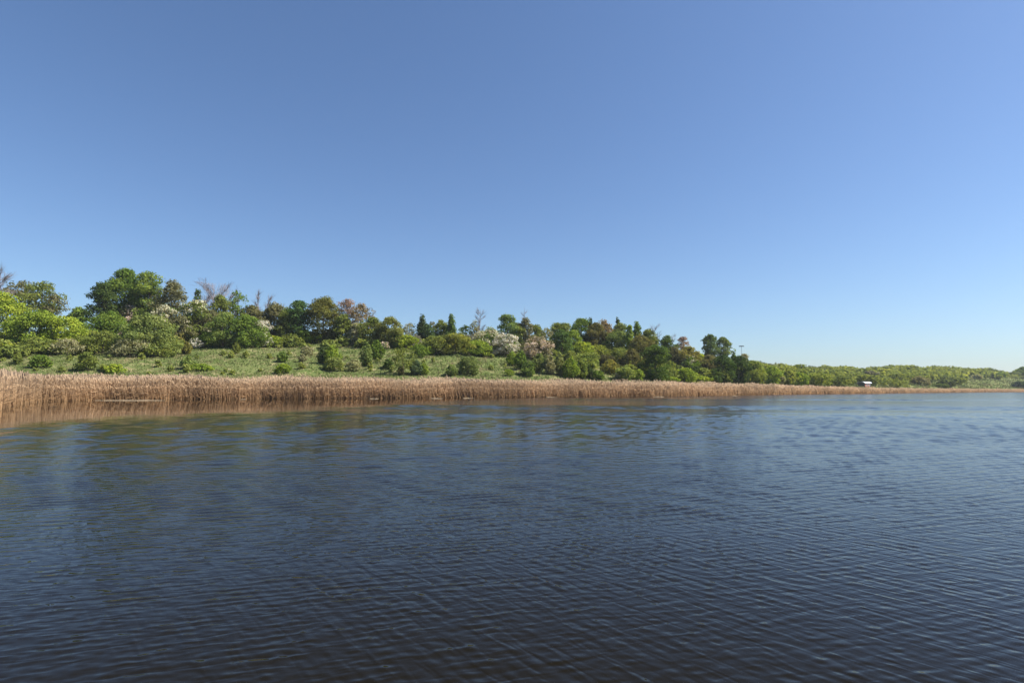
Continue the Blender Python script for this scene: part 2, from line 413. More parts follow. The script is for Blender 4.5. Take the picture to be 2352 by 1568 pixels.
# ------------------------------------------------------------------ plants
def profile(kind, h, rng=None):
    if kind == 'conifer': return (1 - h) ** 0.85 * (0.75 + 0.25 * np.abs(np.sin(h * 16)))
    if kind == 'young': return np.sin(np.pi * np.clip(h * 0.93 + 0.05, 0, 1) ** 0.75) ** 0.8
    if kind == 'bush': return np.sqrt(np.clip(1 - (np.clip(h - 0.25, 0, 1) / 0.78) ** 2.2, 0, 1)) * np.where(h < 0.25, 0.82 + h * 0.72, 1)
    return np.clip(1 - np.abs(2 * h - 0.92) ** 2.3, 0.02, 1) ** 0.55
def quads(P, Nn, s, rng, asp=0.65):
    n = len(P)
    r = rng.normal(0, 1, (n, 3)); a = np.cross(Nn, r); a /= np.linalg.norm(a, axis=1)[:, None] + 1e-9
    b = np.cross(Nn, a)
    s = np.asarray(s).reshape(-1, 1); a = a * s; b = b * s * asp
    # pointed leaf-spray shape: a kite
    return np.stack([P - a, P + b * .9 - a * .1, P + a, P - b * .9 - a * .1], 1).reshape(-1, 3)
def foliage_cloud(kind, W, H, z0, dist, rng, dens=1.0, gap=0.12, patchy=None):
    """leaf sprays on many clumps; returns verts, per-face tint, clump centres, per-face clump value"""
    s0 = max(0.10, dist * 0.0014) if W > 2.2 else max(0.07, dist * 0.0009)
    ch = H - z0
    rc = min(max(0.13 * (W * ch) ** 0.5, 0.25), 1.5) * (0.8 if kind in ('young', 'conifer') else 1)
    rc = max(rc, min(1.5 * s0, .4 * W))
    area = math.pi * W * ch * 0.75
    nc = int(max(14, min(240, 1.5 * area / (rc * rc * 2.0))))
    h = rng.beta(1.15, 1.05, nc); 
    if kind in ('young', 'conifer'): h = rng.beta(1.1, 1.45, nc)
    th = rng.uniform(0, 6.283, nc)
    lob = 1 + 0.16 * np.sin(th * 2 + rng.uniform(0, 6)) + 0.12 * np.sin(th * 3 + h * 6 + rng.uniform(0, 6)) + 0.12 * np.sin(h * 11 + th + rng.uniform(0, 6))
    rr = profile(kind, h) * (1 - 0.62 * rng.uniform(0, 1, nc) ** 2.2) * lob
    R = np.maximum(W / 2 - rc * 0.55, W * 0.2)
    cs = np.stack([np.cos(th) * rr * R, np.sin(th) * rr * R, z0 + rc * 0.35 + h * np.maximum(ch - rc * 1.15 - s0 * .6, ch * .3)], 1)
    cs += rng.normal(0, rc * 0.18, cs.shape)
    keep = rng.uniform(0, 1, nc) > gap
    cs = cs[keep]; nc = len(cs)
    rcs = rc * rng.uniform(0.65, 1.2, nc)
    per = np.maximum(8, (dens * 4.2 * rcs ** 2 / (s0 * s0 * 1.3))).astype(int)
    ci = np.repeat(np.arange(nc), per); n = len(ci)
    d = rng.normal(0, 1, (n, 3)); d[:, 2] = d[:, 2] * 0.8 + 0.18; d /= np.linalg.norm(d, axis=1)[:, None]
    rad = rcs[ci] * (0.45 + 0.62 * rng.uniform(0, 1, n) ** 0.6)
    sq = np.array([1.15, 1.15, 0.78]) if kind in ('round', 'bush', 'open') else np.array([.9, .9, 1.15])
    P = cs[ci] + d * rad[:, None] * sq
    P[:, 2] = np.maximum(P[:, 2], 0.05 + 0.1 * rng.uniform(0, 1, n))
    Nn = d + rng.normal(0, 0.55, (n, 3)); Nn[:, 2] += 0.25; Nn /= np.linalg.norm(Nn, axis=1)[:, None]
    V = quads(P, Nn, s0 * rng.uniform(0.7, 1.35, n), rng)
    ct = rng.uniform(0, 1, nc)
    tint = np.clip(0.55 * ct[ci] + 0.55 * rng.uniform(0, 1, n) - 0.05, 0, 1)
    return V, tint, cs, ct[ci], P
def woody(H, W, z0, cs, rng, n_limb=7, thick=1.0):
    V = []; F = []
    def add(t):
        o = len(V); V.extend(t[0]); F.extend([tuple(i + o for i in f) for f in t[1]])
    r0 = (0.018 * H + 0.03) * thick
    bx, by = rng.normal(0, .03 * H, 2); top = z0 + (H - z0) * 0.72
    pts = [(0, 0, -0.3), (bx * .3, by * .3, top * .33), (bx, by, top * .66), (bx * .6, by * .6, top)]
    add(tube(pts, [r0 * 1.25, r0 * .95, r0 * .6, r0 * .2]))
    if len(cs):
        for c in cs[rng.permutation(len(cs))[:n_limb]]:
            zf = min(top * .9, max(z0 * .7, c[2] * rng.uniform(.45, .75))); f = zf / top
            s = Vector((bx * f, by * f, zf)); e = Vector(c); m = s.lerp(e, .5) + Vector((0, 0, -0.06 * (e - s).length))
            add(tube([s, m, e], [r0 * .42, r0 * .28, r0 * .08], 4))
    return V, F
def twigs(H, W, z0, rng, n_limb, n_twig, dist):
    """leafless crown: limbs and a haze of fine upward twigs"""
    wv = []; wf = []
    r0 = 0.012 * H + 0.03
    def add(t):
        o = len(wv); wv.extend(t[0]); wf.extend([tuple(i + o for i in f) for f in t[1]])
    bx = rng.normal(0, .03 * H)
    add(tube([(0, 0, -.3), (bx, 0, H * .5), (bx * .5, 0, H * .97)], [r0, r0 * .6, r0 * .12], 5))
    ends = []
    for k in range(n_limb):
        zf = z0 + (H * .85 - z0) * (k + .5) / n_limb; th = rng.uniform(0, 6.283)
        L = W / 2 * (1.05 - 0.5 * abs(2 * zf / H - 1.0)) * rng.uniform(.6, 1.1)
        s = Vector((bx * min(1, zf / (H * .5)), 0, zf)); e = s + Vector((math.cos(th) * L, math.sin(th) * L, L * rng.uniform(.6, 1.3)))
        e.z = min(e.z, H * 1.0); m = s.lerp(e, .5) - Vector((0, 0, .05 * L))
        add(tube([s, m, e], [r0 * .4, r0 * .25, r0 * .06], 4)); ends.append((s, m, e))
    sidx = rng.randint(0, len(ends), n_twig); f = rng.uniform(.25, 1, n_twig)
    S = np.array([tuple(x[0]) for x in ends])[sidx]; E = np.array([tuple(x[2]) for x in ends])[sidx]
    B = S + (E - S) * f[:, None] + rng.normal(0, W * .035, (n_twig, 3))
    d = (E - S) / (np.linalg.norm(E - S, axis=1)[:, None] + 1e-6) + rng.normal(0, .55, (n_twig, 3)); d[:, 2] += .45
    d /= np.linalg.norm(d, axis=1)[:, None]
    L = rng.uniform(.05, .13, n_twig)[:, None] * H; r = rng.normal(0, 1, (n_twig, 3)); a = np.cross(d, r); a /= np.linalg.norm(a, axis=1)[:, None]
    wdt = max(0.012, dist * 0.00016)
    V = np.stack([B - a * wdt, B + a * wdt, B + d * L + a * wdt * .3, B + d * L - a * wdt * .3], 1).reshape(-1, 3)
    V[:, 2] = np.minimum(V[:, 2], H * 1.03)
    return wv, wf, V, B + d * L

seedc = [100]
SHADE = {}
def plant(kind, px, ytop, wpx, ybase, col, label, group=None, **kw):
    rng = np.random.RandomState(seedc[0]); seedc[0] += 1
    if col not in (PNK, RUST): col = (min(col[0], col[1] * 1.05), col[1] * 1.04, col[2] * .85)
    X, Y, Z = ground_hit(px, ybase)
    # height so that the top reaches its row in the picture
    dt = ray(px, ytop); H = max(0.6, CAM_H + dt[2] * Y - Z); W = max(0.5, 1.1 * wpx / FD * Y)
    dist = math.hypot(X, Y)
    names = {'round': ('broadleaf_tree', 'tree'), 'open': ('broadleaf_tree', 'tree'), 'conifer': ('conifer_tree', 'tree'), 'bare': ('bare_tree', 'tree'),
             'young': ('young_tree', 'young tree'), 'bush': ('bush', 'bush'), 'blossom': ('flowering_bush', 'flowering bush'), 'scrub': ('bush', 'bush')}
    nm, cat = names[kind]
    root = bpy.data.objects.new(nm, None); C.objects.link(root); root.location = (X, Y, Z)
    root.empty_display_size = 0.5
    tag(root, label, cat, group)
    z0 = kw.get('z0', {'round': .2, 'open': .22, 'conifer': .06, 'bare': .25, 'young': .05, 'bush': .0, 'blossom': .04, 'scrub': .0}[kind]) * H
    shape = kw.get('shape', {'open': 'open', 'blossom': 'bush', 'scrub': 'bush'}.get(kind, kind))
    if kind == 'bare':
        wv, wf, tv, _ = twigs(H, W, z0, rng, kw.get('limbs', 12), kw.get('n', int(250 + 60 * W)), dist)
        me = bpy.data.meshes.new('trunk'); me.from_pydata([tuple(v) for v in wv], [], wf); me.materials.append(TWIG); link('trunk', me, root)
        tw = link('twigs', mesh_from('twigs', tv, np.arange(len(tv)).reshape(-1, 4), [TWIG]), root); tw['kind'] = 'stuff'
        return root
    dens = kw.get('dens', {'open': 0.5, 'scrub': 0.6}.get(kind, 1.0)); gap = kw.get('gap', {'open': .35, 'scrub': .2, 'round': .15, 'conifer': .25}.get(kind, .08))
    V, tint, cs, ct, P = foliage_cloud(shape if shape != 'open' else 'round', W, H, z0, dist, rng, dens, gap)
    F = np.arange(len(V)).reshape(-1, 4)
    crown = 'crown' if kind in ('round', 'open', 'conifer', 'young') else 'foliage'
    fl = kw.get('flower')
    wood = woody(H, W, z0, cs, rng, kw.get('limbs', 7 if kind in ('round', 'open') else 4), 1.0 if kind in ('round', 'open') else .6)
    me = bpy.data.meshes.new('trunk'); me.from_pydata([tuple(v) for v in wood[0]], [], wood[1]); me.materials.append(BARK)
    link('trunk' if crown == 'crown' else 'stem', me, root)
    if fl:
        share = kw.get('share', .6)
        isf = (0.75 * ct + 0.25 * rng.uniform(0, 1, len(ct))) > (1 - share)
        Vr = V.reshape(-1, 4, 3)
        for nm2, sel, cc, mt in ((crown, ~isf, col, LEAF), ('blossom', isf, fl, BLOSSOM)):
            q = Vr[sel].reshape(-1, 3)
            if len(q): link(nm2, mesh_from(nm2, q, np.arange(len(q)).reshape(-1, 4), [mt], tint=tint[sel]), root, color=cc)
    else:
        link(crown, mesh_from(crown, V, F, [LEAF], tint=tint), root, color=col)
    return root

# leaf colours (reflectance)
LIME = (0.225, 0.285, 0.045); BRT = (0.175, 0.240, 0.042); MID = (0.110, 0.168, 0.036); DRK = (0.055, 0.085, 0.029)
OLV = (0.145, 0.175, 0.050); GOLD = (0.268, 0.212, 0.065); BRN = (0.150, 0.145, 0.082); RUST = (0.205, 0.165, 0.085); PNK = (0.25, 0.185, 0.15)
GRY = (0.232, 0.223, 0.143); PALE = (0.293, 0.286, 0.182); BLU = (0.098, 0.138, 0.085)
CREAM = (0.38, 0.37, 0.25); WHT = (0.45, 0.43, 0.36); TANB = (0.42, 0.35, 0.27)

LIST = [
# ---- left end
('bare', -4, 604, 46, 785, BRN, 'leafless tree tips poking in at the left frame edge above everything'),
('round', -6, 664, 80, 792, LIME, 'bright lime tree cut by the left edge of the photo', dict(z0=.05)),
('open', 42, 636, 66, 775, BRN, 'open brown-leaved tree above the lime tree at the left edge', dict(gap=.3, dens=.6)),
('open', 92, 642, 78, 778, OLV, 'see-through olive-brown tree sloping down toward the sky gap at left', dict(gap=.36, dens=.5)),
('open', 118, 672, 52, 780, BRN, 'low right shoulder of brown open trees beside the sky gap'),
('round', 176, 700, 46, 778, MID, 'small dark green tree just left of the sky gap beside the tallest trees'),
('bush', 78, 708, 108, 802, BRT, 'largest rounded light green bush at left below the brown open trees'),
('bush', 150, 724, 88, 803, LIME, 'yellow-green rounded bush right of the largest left bush', dict(dens=.9)),
('scrub', 90, 772, 88, 813, OLV, 'dull olive scrub bush in front of the largest left bush'),
('scrub', 155, 775, 64, 816, GRY, 'greyish green scrub bush below the yellow-green rounded bush'),
('bush', 8, 785, 46, 811, LIME, 'small bright bush under the lime tree at the left edge'),
('young', 40, 808, 16, 836, OLV, 'tiny upright olive shrub on grass near the left edge'),
('bush', 92, 813, 36, 843, MID, 'low dark green bush on grass between the tiny left shrub and reeds'),
('bush', 198, 806, 42, 851, OLV, 'round olive bush standing by itself just above the reeds at left', dict(dens=.8)),
('bush', 262, 833, 34, 858, LIME, 'small yellow-green bush right behind the reeds below the tallest trees'),
('round', 228, 640, 54, 786, DRK, 'dark almost black-green crown at the left side of the tallest tree cluster', dict(z0=.12)),
('round', 282, 615, 76, 784, MID, 'tallest tree of the whole shore with deep green crown', dict(z0=.2)),
('round', 334, 616, 66, 784, (0.145, 0.199, 0.048), 'tall fresh green crown forming right half of the tallest cluster', dict(z0=.25, gap=.22)),
('round', 390, 641, 60, 782, BRN, 'tall brownish grey-green tree right of the tallest cluster', dict(dens=.8)),
('blossom', 300, 697, 56, 783, OLV, 'pinkish cream blossoming shrub below the tallest tree', dict(flower=TANB, share=.8)),
('blossom', 374, 700, 64, 790, MID, 'cream blossoming shrub below the tall brownish tree', dict(flower=CREAM, share=.65)),
('round', 255, 712, 84, 802, MID, 'mid green tree with broad crown under the dark crown of the tallest cluster', dict(z0=.02)),
('bush', 342, 720, 98, 817, (0.168, 0.206, 0.073), 'big light green bush standing out in front of the tallest cluster'),
('bush', 236, 757, 92, 812, OLV, 'wide olive bush left of the big light green bush'),
('scrub', 298, 775, 84, 819, GRY, 'low grey-green bush at the foot of the tallest cluster'),
('bush', 352, 782, 70, 820, OLV, 'low olive bush at the right foot of the big light green bush'),
# ---- brown wood centre-left
('conifer', 448, 660, 26, 785, DRK, 'thin dark conifer tip between brownish tree and purple bare trees'),
('bare', 488, 650, 96, 780, BRN, 'wide leafless purple-grey tree on the skyline left of centre', dict(n=1500, limbs=20)),
('bare', 466, 672, 50, 782, BRN, 'lower leafless tree just right of the thin dark conifer', dict(n=700)),
('bare', 530, 664, 44, 780, BRN, 'leafless tree behind the irregular dark thin tree', dict(n=600)),
('blossom', 447, 684, 62, 793, OLV, 'olive tree with cream flower tips left of the purple bare trees', dict(flower=CREAM, share=.35)),
('round', 415, 715, 64, 792, BRN, 'dark brown-olive tree below the brownish tall tree', dict(z0=.05)),
('round', 502, 674, 40, 788, OLV, 'narrow olive tree in front of the wide purple bare tree'),
('open', 545, 659, 38, 785, MID, 'ragged dark thin tree with side branch poking into the sky', dict(gap=.4)),
('bare', 590, 659, 26, 785, BRN, 'taller of two pale leafless poles right of the ragged thin tree', dict(n=350, limbs=9)),
('bare', 615, 671, 24, 785, BRN, 'shorter of two pale leafless poles right of the ragged thin tree', dict(n=300, limbs=9)),
('bare', 642, 690, 26, 785, BRN, 'small leafless tree just left of the dark green skyline tree', dict(n=300)),
('round', 480, 708, 60, 790, BRN, 'brown-green tree filling below the purple bare trees', dict(z0=.05)),
('round', 575, 696, 56, 787, (0.122, 0.119, 0.057), 'dark olive-brown tree below the two pale poles', dict(z0=.05)),
('round', 628, 690, 48, 786, BRN, 'round brown tree just right of the two pale poles', dict(z0=.05)),
('round', 658, 704, 52, 788, OLV, 'olive tree under the dark green skyline tree on its left', dict(z0=.05)),
('round', 512, 715, 72, 797, (0.137, 0.185, 0.057), 'bright-sided green tree at the top of the grass left of centre', dict(z0=.0)),
('round', 562, 720, 76, 799, MID, 'large leafy green tree left of the white blossoming shrub', dict(z0=.0)),
('blossom', 599, 731, 38, 797, MID, 'white blossoming shrub on the right flank of the large leafy green tree', dict(flower=WHT, share=.75)),
('bush', 478, 757, 48, 798, BRT, 'bright green upright bush left of the large leafy green tree'),
('blossom', 450, 775, 26, 801, MID, 'tiny white blossoming bush at the top of the grass', dict(flower=WHT, share=.75)),
('bush', 405, 757, 42, 795, GOLD, 'orange-olive bush between big light green bush and brown trees'),
('scrub', 632, 768, 60, 797, LIME, 'yellow-green low bush right of the white blossoming shrub'),
('scrub', 668, 765, 48, 796, OLV, 'olive low bush under the olive tree at the top of the grass'),
('bush', 697, 753, 38, 789, BRT, 'bright green bush under the dark green skyline tree'),
('scrub', 732, 763, 48, 788, LIME, 'light low bush under the big chestnut-like tree'),
('bush', 752, 759, 24, 786, PALE, 'small pale grey-green bush under the big chestnut-like tree'),
('round', 685, 683, 48, 787, (0.061, 0.112, 0.040), 'dark green round skyline tree with paler right neighbour', dict(z0=.05, gap=.05)),
('round', 742, 678, 84, 788, (0.129, 0.133, 0.040), 'big dense yellow-olive tree with dark gaps on the skyline', dict(z0=.04, gap=.12)),
('open', 797, 683, 50, 788, PNK, 'pinkish bronze see-through tree touching the big dense tree', dict(gap=.3)),
('open', 828, 692, 60, 789, RUST, 'orange-brown open tree sloping down right of the pinkish tree', dict(gap=.25)),
('round', 787, 720, 42, 792, OLV, 'olive-green tree in front of the pinkish bronze tree', dict(z0=.02)),
('blossom', 817, 738, 34, 793, PALE, 'pale green flowering tree in front of the orange-brown tree', dict(flower=CREAM, share=.25)),
('round', 855, 726, 56, 793, OLV, 'rounded olive tree below the orange-brown open tree', dict(z0=.03)),
('round', 893, 725, 58, 798, (0.160, 0.173, 0.057), 'rounded green tree ending the left wood before the low skyline', dict(z0=.02)),
('bush', 909, 755, 30, 799, MID, 'upright green bush at the right foot of the rounded green tree'),
('bush', 932, 767, 44, 801, LIME, 'yellow-green bush right of the rounded green tree'),
# ---- low skyline in the centre
('open', 940, 737, 30, 790, GRY, 'small faint grey-green tree on the low centre skyline'),
('open', 922, 750, 24, 790, BRN, 'small brown tree on skyline beside the faint grey-green tree'),
('conifer', 969, 720, 34, 790, (0.075, 0.105, 0.055), 'dark ragged conifer first on the low centre skyline'),
('round', 978, 740, 36, 792, (0.061, 0.100, 0.048), 'dark leafy tree at the right foot of the ragged conifer', dict(z0=.02)),
('open', 993, 737, 26, 790, BRN, 'thin brownish tree between the two centre conifers'),
('round', 1012, 733, 32, 790, OLV, 'olive tree leaning against the pointed centre conifer'),
('conifer', 1036, 719, 34, 792, (0.095, 0.15, 0.045), 'pointed bright green conifer on the centre skyline'),
('open', 1068, 744, 28, 792, MID, 'small lone green tree right of the pointed conifer'),
('bush', 950, 768, 42, 797, (0.199, 0.146, 0.130), 'brownish pink bush on the crest left of the long green hedge'),
('bush', 1080, 765, 44, 797, (0.260, 0.179, 0.163), 'brownish pink bush on the crest right of the long green hedge'),
('bush', 1000, 768, 66, 812, OLV, 'left mound of the long yellow-green thicket on the crest'),
('bush', 1046, 762, 78, 813, (0.190, 0.199, 0.048), 'highest mound of the long yellow-green thicket on the crest'),
('bush', 1092, 778, 58, 817, BRT, 'right mound of the long yellow-green thicket on the crest'),
('bush', 1112, 783, 34, 819, MID, 'small green bush touching the white blossoming trees on their left'),
('bare', 1105, 706, 26, 795, BRN, 'slim leafless tree standing above the white blossoming trees', dict(n=420, limbs=12)),
('open', 1090, 733, 24, 794, GRY, 'sparse pale tree left of the slim leafless tree'),
('blossom', 1124, 750, 62, 815, MID, 'large white blossoming tree, left one of the pair at centre', dict(flower=CREAM, share=.6)),
('blossom', 1160, 763, 64, 818, MID, 'brightest white blossoming tree, right one of the pair at centre', dict(flower=WHT, share=.75)),
('round', 1166, 716, 46, 795, (0.129, 0.185, 0.065), 'tall green tree rising right behind the white blossoming pair', dict(z0=.08)),
('round', 1190, 738, 36, 797, OLV, 'shorter olive tree at the right shoulder of the tall green tree', dict(z0=.03)),
('bare', 1204, 702, 14, 797, BRN, 'very thin leafless spire rising highest right of centre', dict(n=120, limbs=7)),
('round', 1208, 727, 30, 798, BRN, 'brown round tree below the very thin leafless spire', dict(dens=.6)),
('round', 1231, 742, 36, 800, OLV, 'olive tree behind the grey-pink flowering dome'),
('open', 1254, 750, 30, 800, GRY, 'faint grey-green tree in the dip right of the flowering dome'),
('blossom', 1232, 767, 68, 824, BRN, 'grey-pink flowering dome-shaped bush right of the white pair', dict(flower=TANB, share=.6)),
# ---- wooded rise right of centre
('round', 1286, 735, 54, 800, OLV, 'olive-brown rounded tree starting the wooded rise'),
('round', 1336, 727, 52, 803, MID, 'green rounded tree highest on the left of the wooded rise'),
('round', 1290, 753, 50, 818, (0.076, 0.126, 0.040), 'dark-bodied green tree with lit top in front of the olive-brown tree', dict(z0=.0)),
('round', 1318, 755, 32, 812, BRT, 'narrow light green tree beside the dark-bodied tree', dict(z0=.03)),
('conifer', 1357, 727, 18, 805, DRK, 'left one of two tiny dark spruce tips on the wooded rise'),
('round', 1368, 737, 54, 807, (0.115, 0.106, 0.040), 'dark olive tree below the left spruce tip', dict(z0=.0)),
('round', 1388, 732, 36, 806, RUST, 'rust-brown tree top between the two spruce tips', dict(dens=.8)),
('conifer', 1420, 725, 20, 808, DRK, 'right one of two tiny dark spruce tips on the wooded rise'),
('round', 1424, 738, 38, 810, (0.152, 0.185, 0.065), 'light green tree wrapped round the right spruce tip'),
('round', 1416, 756, 60, 815, (0.129, 0.173, 0.057), 'broad green tree below the right spruce tip', dict(z0=.0)),
('young', 1447, 741, 22, 820, BRT, 'slender green tree right of the right spruce tip'),
('young', 1464, 734, 22, 822, MID, 'slender pointed green tree second right of the spruce tip'),
('round', 1490, 753, 42, 824, OLV, 'olive round tree right of the slender pointed tree', dict(z0=.03)),
('bare', 1506, 744, 28, 826, BRN, 'leafless pale tree behind the olive round tree on the rise', dict(n=300)),
('round', 1472, 767, 56, 832, (0.229, 0.146, 0.057), 'rust-olive tree above the large dark front tree', dict(z0=.0)),
('round', 1533, 768, 38, 838, (0.076, 0.119, 0.040), 'dark green tree between the rust-olive and the pink bronze tree', dict(z0=.02)),
('bare', 1546, 764, 18, 838, BRN, 'tiny leafless tree beside the dark green tree on the rise', dict(n=160)),
('open', 1570, 769, 30, 838, PNK, 'pink bronze small-crowned tree on the right end of the rise', dict(gap=.2)),
('round', 1548, 792, 40, 845, BRN, 'brown tree left of the cream flowering tree', dict(z0=.0)),
('round', 1582, 793, 58, 850, (0.213, 0.185, 0.057), 'olive-gold tree crown above the cream flowering tree', dict(z0=.0)),
('blossom', 1584, 812, 42, 856, MID, 'cream flowering tree right of the large dark front tree', dict(flower=CREAM, share=.4)),
('round', 1508, 787, 66, 876, (0.068, 0.112, 0.029), 'large dark green front tree at the edge of the reeds', dict(z0=.0)),
('round', 1632, 765, 36, 824, (0.091, 0.133, 0.057), 'left one of the isolated pair of trees on the skyline at right', dict(z0=.1)),
('round', 1662, 770, 34, 828, (0.122, 0.159, 0.057), 'right one of the isolated pair of trees on the skyline at right', dict(z0=.1)),
('round', 1606, 808, 34, 850, LIME, 'yellow-green tree right of the cream flowering tree', dict(z0=.0)),
('round', 1630, 812, 44, 862, (0.199, 0.139, 0.073), 'brown-orange tree below the isolated pair', dict(z0=.0)),
('round', 1662, 809, 52, 879, (0.045, 0.080, 0.025), 'left one of the two blackish front trees below the mast', dict(z0=.0)),
('round', 1698, 813, 48, 880, (0.043, 0.073, 0.026), 'right one of the two blackish front trees below the mast', dict(z0=.0)),
('conifer', 1687, 801, 20, 872, MID, 'pointed green tip between the two blackish front trees'),
('open', 1712, 809, 26, 872, GRY, 'thin-leaved tree at the foot of the mast', dict(gap=.3)),
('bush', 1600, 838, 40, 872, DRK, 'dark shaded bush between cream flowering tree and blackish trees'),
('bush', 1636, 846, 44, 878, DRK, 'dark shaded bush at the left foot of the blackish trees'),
('bush', 1572, 843, 48, 878, BRT, 'light green rounded bush right of the large dark front tree'),
('bush', 1606, 861, 48, 880, LIME, 'low yellow-green bush at the reeds below the dark shaded bush'),
('bush', 1530, 863, 50, 878, BRT, 'low bright bush at the foot of the large dark front tree'),
('bush', 1466, 845, 26, 874, BRT, 'small bright bush left of the large dark front tree'),
# ---- middle slope right of centre
('bush', 1336, 783, 48, 816, LIME, 'yellow-green bush under the narrow light green tree'),
('bush', 1371, 790, 54, 818, (0.199, 0.226, 0.048), 'flat light green bush under the dark olive tree'),
('bush', 1416, 797, 62, 832, OLV, 'wide olive bush under the broad green tree'),
('bush', 1392, 811, 38, 840, (0.091, 0.086, 0.048), 'dark grey-brown bush in the middle of the wooded rise'),
('round', 1452, 800, 50, 854, (0.115, 0.100, 0.040), 'dark olive tree left behind the large dark front tree', dict(z0=.0)),
('bush', 1350, 808, 62, 846, (0.183, 0.226, 0.065), 'wide fresh green bush mid slope below the flat light bush'),
('young', 1176, 806, 24, 840, BRT, 'bright young tree just below the white blossoming pair'),
('young', 1196, 803, 28, 848, MID, 'mid green young tree below the grey-pink dome on its left'),
('bush', 1213, 828, 32, 864, (0.107, 0.159, 0.048), 'dark green low bush above the reeds below the grey-pink dome'),
('young', 1240, 808, 34, 855, (0.152, 0.185, 0.073), 'broad young tree below the right edge of the grey-pink dome'),
('young', 1263, 812, 28, 860, GRY, 'grey-green young tree, first right of the broad one'),
('young', 1286, 811, 28, 861, (0.168, 0.192, 0.081), 'pale stemmed young tree, second right of the broad one'),
('young', 1311, 818, 36, 868, BRT, 'plump bright young tree in the middle of the row above the reeds'),
('young', 1336, 827, 28, 869, (0.168, 0.212, 0.057), 'fresh young tree right of the plump one'),
('young', 1352, 838, 18, 869, DRK, 'small dark young tree in the row above the reeds'),
('bush', 1373, 848, 30, 870, MID, 'round dark bush right of the small dark young tree'),
('young', 1400, 823, 38, 860, GOLD, 'golden green young tree below the dark grey-brown bush'),
('young', 1436, 836, 44, 874, (0.183, 0.226, 0.073), 'wide light green young tree at the reeds left of the small bright bush'),
('blossom', 1424, 848, 20, 874, PALE, 'small pale flowering bush in front of the wide young tree', dict(flower=CREAM, share=.4)),
('bush', 1300, 852, 16, 867, LIME, 'tiny lime bush at the reeds in front of the young tree row'),
('bush', 1170, 846, 20, 863, BRT, 'tiny bright bush low on the grass below the white pair'),
# ---- grass slope, centre
('young', 741, 792, 22, 834, (0.076, 0.112, 0.048), 'dark narrow shrub left of the bright cluster on the centre-left grass'),
('young', 762, 790, 34, 840, BRT, 'taller bright shrub of the cluster on the centre-left grass'),
('bush', 768, 818, 42, 851, (0.183, 0.212, 0.073), 'wide low shrub in front of the cluster on the centre-left grass'),
('young', 840, 785, 28, 842, (0.129, 0.173, 0.065), 'tall narrow shrub below the rounded olive tree'),
('young', 865, 779, 32, 826, MID, 'full green shrub right of the tall narrow shrub'),
('scrub', 812, 822, 28, 853, PALE, 'thin pale shrub left of the tall narrow shrub'),
('bush', 893, 822, 24, 847, (0.091, 0.133, 0.048), 'small dark shrub throwing a clear shadow on the grass'),
('blossom', 882, 783, 24, 803, MID, 'tiny pinkish blossoming bush right of the full green shrub', dict(flower=TANB, share=.6)),
('open', 926, 793, 50, 859, OLV, 'thin see-through olive young tree in mid slope', dict(z0=.12, gap=.2, dens=.45)),
('young', 920, 838, 16, 862, (0.183, 0.133, 0.065), 'brownish sprig under the see-through olive young tree'),
('bush', 963, 789, 36, 821, MID, 'green bush left of the long thicket, lower down'),
('young', 955, 824, 28, 861, BLU, 'blue-green little shrub right of the see-through young tree'),
('young', 973, 832, 20, 861, BRT, 'small bright shrub touching the blue-green one'),
('young', 1036, 835, 28, 863, (0.137, 0.185, 0.065), 'small green shrub left of the round bush above the reeds'),
('bush', 1075, 815, 50, 860, (0.129, 0.165, 0.065), 'round mid green bush with dark shadow above the reeds at centre'),
('bush', 986, 793, 26, 815, BRT, 'small bright bush at the lower left end of the long thicket'),
('young', 428, 783, 22, 813, (0.168, 0.159, 0.048), 'small olive shrub at the top of the grass at left'),
('young', 430, 815, 26, 848, (0.168, 0.218, 0.073), 'light green shrub on the grass below the tiny white bush'),
('bush', 462, 833, 46, 852, BRT, 'low spreading bright bush just above the reeds at left'),
('young', 541, 785, 18, 813, (0.137, 0.159, 0.048), 'single small shrub with shadow under the large leafy green tree'),
('young', 648, 805, 24, 832, (0.107, 0.159, 0.040), 'upper one of the two dark shrubs stacked on the open grass'),
('bush', 650, 832, 36, 858, (0.152, 0.212, 0.033), 'lower one of the two shrubs stacked on the open grass'),
('scrub', 706, 793, 28, 818, GRY, 'small grey-green shrub on upper grass left of the cluster'),
('young', 694, 812, 16, 832, GRY, 'tiny grey-green shrub below the small grey-green shrub'),
# ---- lower far slope at right
('round', 1734, 824, 42, 882, (0.183, 0.226, 0.057), 'bright green tree right beside the blackish front trees', dict(z0=.0)),
('young', 1748, 852, 20, 883, (0.107, 0.126, 0.081), 'small dark grey-green tree in front of the bright green tree'),
('round', 1772, 838, 52, 884, BRT, 'broad fresh green tree right of the bright green tree', dict(z0=.0)),
('young', 1792, 852, 20, 885, GRY, 'small grey tree in front of the broad fresh green tree'),
('round', 1812, 847, 34, 885, (0.199, 0.226, 0.057), 'yellowish green round tree behind the reeds left of the hut', dict(z0=.0)),
('bush', 1840, 852, 36, 886, BRT, 'fresh bush third left of the hut'),
('bush', 1880, 855, 54, 886, (0.183, 0.218, 0.048), 'wide light bush second left of the hut'),
('bush', 1934, 860, 48, 886, (0.152, 0.185, 0.057), 'wide green bush next left of the hut'),
('round', 1992, 858, 50, 882, (0.137, 0.165, 0.057), 'green bushes rising directly behind the hut', dict(z0=.0)),
('bush', 2050, 868, 66, 888, (0.168, 0.199, 0.057), 'long low green bush right of the hut'),
('bush', 2065, 855, 46, 877, OLV, 'olive brown bush above the long low bush'),
('bush', 2113, 862, 36, 884, (0.183, 0.165, 0.098), 'brownish bush right of the olive brown bush'),
('bush', 2174, 868, 36, 889, (0.076, 0.100, 0.048), 'dark bush standing alone in the right meadow'),
